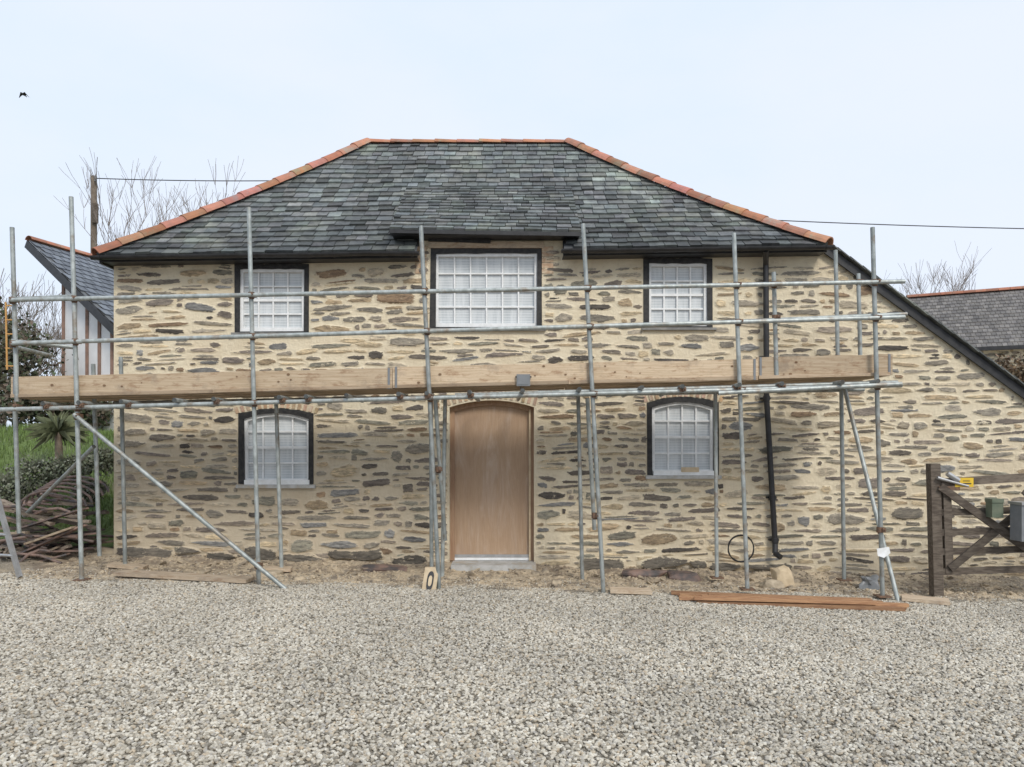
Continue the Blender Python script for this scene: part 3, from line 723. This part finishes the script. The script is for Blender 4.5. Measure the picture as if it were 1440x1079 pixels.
tr(222,212,14,3,r0=.09); tr(275,232,15,11,r0=.08); tr(172,265,17,5,r0=.08,lev=4); tr(320,262,18,21,r0=.08,lev=5)
tr(20,380,12,31,r0=.09,spread=.7,nb=(2,4)); tr(-20,370,14,33,r0=.09,spread=.7,nb=(2,4)); tr(50,400,16,35,r0=.09,spread=.7,nb=(2,4)); tr(1295,358,20,41,r0=.1,spread=.65,nb=(2,4)); tr(1262,385,26,43,r0=.09,spread=.7)

bk=MB(); vs=[];fs=[]
def bankz(x,y): 
    s=max(0,min(1,(y+.1)/3.6)); s=s*s*(3-2*s)
    return .08+1.75*s+.12*nz(x*.9,y*.9,4)*(s+.1)+.05*nz(x*4,y*4)
bx=[-25+i*.7 for i in range(25)]+[-8+i*.12 for i in range(22)]; by=[-.4+i*.2 for i in range(28)]+[6+i for i in range(8)]
bx=[x for x in bx if x<-5.45]
for yy in by:
    for x in bx: vs.append((x,yy,bankz(x,yy)-(.2 if yy<-.3 else 0)))
fs=[(j*len(bx)+i,j*len(bx)+i+1,(j+1)*len(bx)+i+1,(j+1)*len(bx)+i) for j in range(len(by)-1) for i in range(len(bx)-1)]
bk.add(vs,fs,m_grass,smooth=True); bk.build('grass_bank')
gr=MB()
for _ in range(12000):
    x=R(-9.5,-5.6);yy=R(.9,4.2); z=bankz(x,yy); hgt=R(.05,.14); d=Vector((R(-.04,.04),R(-.04,.04),hgt)); s_=Vector((R(-.012,.012),R(-.012,.012),0)); v=R(.6,1.3)
    gr.add([Vector((x,yy,z-.01))-s_,Vector((x,yy,z-.01))+s_,Vector((x,yy,z))+d],[(0,1,2)],m_leaf,(.18*v,.27*v,.075*v,1))
gr.build('grass')
hd=MB()
for (px,py,yy,rx,rz,nn_) in ((10,520,5,1.0,1.2,2400),(50,565,4.2,.6,.5,1700),(-50,520,6,1.3,1.5,1500),(120,580,5,.9,.4,1400),(25,490,7,.8,.6,900)):
    c=P(px,py,yy); leaves(hd,c,rx,.7,rz,nn_,.10,[(.10,.10,.06),(.15,.125,.085),(.08,.09,.05),(.15,.11,.08),(.09,.125,.06)],.3)
hd.build('hedge')
cd=MB(); c=P(82,608,.9)
cd.tube(P(84,680,.9),c,.06,m_bark,r2=.045)
for i in range(120):
    a=R(0,6.28); e=R(-.5,1.4); d=Vector((math.cos(a)*math.cos(e),math.sin(a)*math.cos(e),math.sin(e))); l=R(.32,.48); sd=d.cross(Vector((0,0,1))).normalized()*.018
    m_=c+d*l*.55+Vector((0,0,.02)); t=c+d*l+Vector((0,0,-.09)); v=R(.6,1.3); cd.add([c-sd*.5,c+sd*.5,m_+sd,t,m_-sd],[(0,1,2,3,4)],m_leaf,(.22*v,.25*v,.14*v,1))
cd.build('cordyline_palm')
lv=MB()
for px,py,yy,r in ((48,668,.9,.35),(95,660,.8,.28),(140,650,.7,.25),(15,690,.6,.3),(125,690,.5,.22)):
    c=P(px,py,yy); leaves(lv,c,r*1.1,r,r*.75,1300,.05,[(.22,.25,.17),(.16,.19,.12),(.27,.28,.22),(.12,.13,.08)],.4)
    for _ in range(110):
        a=R(0,6.28); d=Vector((math.cos(a)*.5,math.sin(a)*.5,R(.5,1)))*r*1.25; lv.add([c,c+Vector((.008,0,0)),c+d],[(0,1,2)],m_leaf,(.2,.21,.15,1))
lv.build('lavender_shrub')
sp_=MB()
for i in range(75):
    c=P(R(5,158),0,R(-.45,.5)); z=R(.12,.95)*(1-abs(c.x+6.2)*.3); a=R(-.5,.6); l=R(.3,1.0); d=Vector((math.cos(a),R(-.4,.4),math.sin(a)*.7))*l/2; v=R(.5,2.4)
    c=Vector((min(c.x,-5.75),c.y,max(.15,z)))
    if i%4==0: sp_.beam(c-d,c+d,.12,.02,m_scrap,V(v))
    elif i%4==1: sp_.path([c-d,c-d*.4+Vector((0,0,.06)),c+d*.3+Vector((0,0,.07)),c+d],.018,m_scrap,V(v))
    elif i%4==2: sp_.beam(c-d,c+d,.07,.04,m_oldwood,V(v*1.4))
    else: sp_.beam(c-d*.7,c+d*.7,.09,.025,m_wood,V(v*.3))
for k in range(5):
    c=P(75+k*8,712-k*5,-.3+k*.05); sp_.path([c+Vector((.42*math.cos(a),0,.2*math.sin(a)*(1 if a<3.2 else .4))) for a in [i*math.pi/8 for i in range(12)]],.016,m_scrap,V(1.6))
sp_.build('scrap_pile')
rb=MB(); leaves(rb,(-6.7,0,.1),1.3,.5,.22,900,.10,[(.10,.085,.065),(.20,.15,.11),(.06,.05,.04)],.2); rb.build('garden_debris')

th=group('timber_framed_house',P(110,525,6))
q=MB()
Aq=P(40,338,6.0); C=P(172,468,4.5); hv=Vector((C.x-Aq.x,C.y-Aq.y,0)); pd=Vector((-hv.y,hv.x,0)).normalized(); 
if pd.y<0: pd=-pd
pd=(pd+Vector((-.18,.1,0))).normalized()
Ld=5; Bq=Aq+pd*Ld; Dq=C+pd*Ld
sn=(C-Aq).cross(pd).normalized(); sn=sn if sn.z>0 else -sn
for i in range(16):
    for j in range(22):
        s0,s1=i/16,(i+1)/16+.012; t0,t1=(j+(.5 if i%2 else 0))/22,(j+1+(.5 if i%2 else 0))/22-.004
        t1=min(t1,1); 
        f=lambda s,t,l:Aq+(C-Aq)*s+pd*(Ld*t)+sn*l
        v=R(.8,1.2); q.add([f(s1,t0,.03),f(s1,t1,.03),f(s0,t1,.01),f(s0,t0,.01),f(s1,t0,0),f(s1,t1,0)],[(0,1,2,3),(0,1,5,4)],m_slate_far,(v*.95,v,v*1.1,1))
q.add([Aq,C,Dq,Bq],[(0,1,2,3)],m_slate_far,V(.8))
k=0
while k<Ld: v=R(.8,1.2); q.arc(Aq+pd*k,Aq+pd*(k+.36),.1,10,170,m_terra,V(v)); k+=.35
q.beam(Aq-sn*.09,C-sn*.09,.04,.16,m_black)
q.build('roof',th); q=MB()
inn=pd*.25
W0=Aq+(C-Aq)*.27+inn; W1=C+(C-Aq)*.25+inn
zb_=1.0
def wp(s,z,off=0): 
    b=W0+(W1-W0)*s; return Vector((b.x,b.y,z))-pd*off
zt=lambda s:(W0+(W1-W0)*s).z-.12
q.add([wp(0,zb_),wp(1,zb_),wp(1,zt(1)),wp(0,zt(0))],[(0,1,2,3)],m_render)
e0=W0+pd*4; q.add([wp(0,zb_),wp(0,zt(0)),Vector((e0.x,e0.y,zt(0))),Vector((e0.x,e0.y,zb_))],[(0,1,2,3)],m_render)
q.add([wp(1,zb_),wp(1,zt(1)),wp(1,zt(1))+pd*4,wp(1,zb_)+pd*4],[(0,1,2,3)],m_render)
q.build('walls',th); q=MB()
for i in range(8):
    s=(i+.15)/7.6; q.beam(wp(s,2.95,.02),wp(s,zt(s)+.03,.02),.055,.04,m_timber,up=Vector((0,1,0)))
q.beam(wp(0,2.95,.03),wp(1,2.95,.03),.05,.06,m_timber)
q.box(wp(.0,2.45,.05),wp(.25,2.9,.05)+Vector((0,.03,0)),m_black)
q.build('timber_studs',th)

bn=group('slate_barn',P(1400,520,14)); q=MB()
Ra=P(1275,420,15.5); Rb=P(1800,380,12.5); Ea=P(1292,492,12.8); Eb=P(1850,468,9.8)
nI,nJ=16,70
for i in range(nI):
    for j in range(nJ):
        f=lambda s,t,l:(Ra.lerp(Rb,t)).lerp(Ea.lerp(Eb,t),s)+Vector((0,-.3,.9)).normalized()*l
        s0,s1=i/nI,(i+1)/nI+.012; o=.5 if i%2 else 0; t0=(j+o)/nJ; t1=min(1,(j+1+o)/nJ-.001); v=R(.7,1.25)
        q.add([f(s1,t0,.035),f(s1,t1,.035),f(s0,t1,.01),f(s0,t0,.01),f(s1,t0,0),f(s1,t1,0)],[(0,1,2,3),(0,1,5,4)],m_slate_far,(v*1.05,v*.92,v*.82,1))
for i in range(30):
    v=R(.8,1.1); q.arc(Ra.lerp(Rb,i/30),Ra.lerp(Rb,(i+1.04)/30),.12,10,170,m_terra,V(v*.9))
q.add([Ra,Rb,Vector((Eb.x+1,Eb.y+6,Eb.z)),Vector((Ea.x+1,Ea.y+6,Ea.z))],[(0,1,2,3)],m_slate_far)
q.beam(Ea-Vector((0,.05,.06)),Eb-Vector((0,.05,.06)),.1,.1,m_black)
q.build('roof',bn); q=MB()
wa,wb=Ea+Vector((.1,.25,-.05)),Eb+Vector((-.1,.25,-.05))
q.add([(wa.x,wa.y,0),(wb.x,wb.y,0),wb,wa],[(0,1,2,3)],m_mortar); q.add([(wa.x,wa.y,0),wa,(wa.x+.6,wa.y+2.5,Ra.z),(wa.x+1,wa.y+5.5,wa.z),(wa.x+1,wa.y+5.5,0)],[(0,1,2,3,4)],m_mortar)
for _ in range(1800):
    t=random.random(); z=R(2.2,wa.z-.05); c=wa.lerp(wb,t); c=Vector((c.x,c.y-.01,z)); l=R(.08,.26); h=R(.03,.08); k=scol()
    dr=(wb-wa).normalized(); q.add([c-dr*l/2,c-dr*l*.3-Vector((0,0,h/2)),c+dr*l*.35-Vector((0,0,h/2)),c+dr*l/2,c+dr*l*.3+Vector((0,0,h/2)),c-dr*l*.35+Vector((0,0,h/2))],[(0,1,2,3,4,5)],m_stone,(*k,1))
q.build('walls',bn)
sh=MB(); leaves(sh,P(1428,530,4.0),.7,.6,.4,2500,.07,[(.20,.13,.08),(.26,.17,.09),(.13,.10,.06)],.2); sh.build('shrub')

up_=MB(); y=14; t=P(132,248,y); up_.tube((t.x,y,0),t,.11,m_bark,V(1),10,.09); up_.tube(t+Vector((.12,-.12,-.2)),t+Vector((.12,-.12,-.05)),.04,m_grey); up_.box(t+Vector((.02,-.16,-1.5)),t+Vector((.2,-.1,-.9)),m_oldwood); up_.build('utility_pole')
def wire(a_,b_,sag,r=.016):
    q=MB(); pts=[]
    for i in range(25):
        s=i/24; p=a_.lerp(b_,s); p.z-=sag*4*s*(1-s); pts.append(p)
    q.path(pts,r,m_black,seg=5); q.build('overhead_wire')
wire(P(134,251,14),P(760,238,14),.2); wire(P(900,300,13),P(1800,325,13),.15)
bd_=MB(); c=P(33,133,5); 
bd_.tube(c+Vector((0,-.05,0)),c+Vector((0,.02,.0)),.006,m_bird,r2=.016); bd_.tube(c+Vector((0,.02,0)),c+Vector((0,.11,0)),.016,m_bird,r2=.004)
for s_ in (-1,1):
    bd_.add([c+Vector((0,-.02,.02)),c+Vector((s_*.04,-.03,.035)),c+Vector((s_*.11,.03,-.06)),c+Vector((s_*.04,.03,-.0)),c+Vector((0,.04,-.01))],[(0,1,2,3,4)],m_bird)
    bd_.add([c+Vector((0,.08,0)),c+Vector((s_*.03,.15,-.005)),c+Vector((s_*.005,.1,0))],[(0,1,2)],m_bird)
bd_.build('bird')

# ---------------- light ----------------
wd=bpy.data.worlds.new('World'); sc.world=wd; wd.use_nodes=True; nt=wd.node_tree
bg=nt.nodes['Background']; sky=N(nt,'ShaderNodeTexSky',sky_type='NISHITA'); sky.sun_disc=False; sky.sun_elevation=math.radians(42); sky.sun_rotation=math.radians(155); sky.dust_density=3
tc=N(nt,'ShaderNodeTexCoord'); mp=N(nt,'ShaderNodeMapping'); mp.inputs['Scale'].default_value=(1,1,2.5); nt.links.new(tc.outputs['Generated'],mp.inputs['Vector'])
cl=rng(nt,noi(nt,mp.outputs[0],1.6,6,.55),.3,.7)
cc=mix(nt,cl,(8.2,9.5,11.2),(9.2,9.9,11.2))
c=mix(nt,.9,sky.outputs[0],cc); nt.links.new(c,bg.inputs['Color']); bg.inputs['Strength'].default_value=.1
su=bpy.data.lights.new('sun','SUN'); su.energy=2.2; su.angle=math.radians(16); su.color=(1,.94,.85)
so=bpy.data.objects.new('sun',su); so.rotation_euler=(math.radians(50),0,math.radians(25)); so.location=(5,-12,12); sc.collection.objects.link(so)
cam=bpy.data.cameras.new('camera'); cam.lens=27; cam.sensor_width=36; cam.shift_y=87.5/1440; cam.clip_end=2000; cam.clip_start=.05
co=bpy.data.objects.new('camera',cam); co.location=(0,-10,1.6); co.rotation_euler=(math.radians(90),0,0); sc.collection.objects.link(co); sc.camera=co
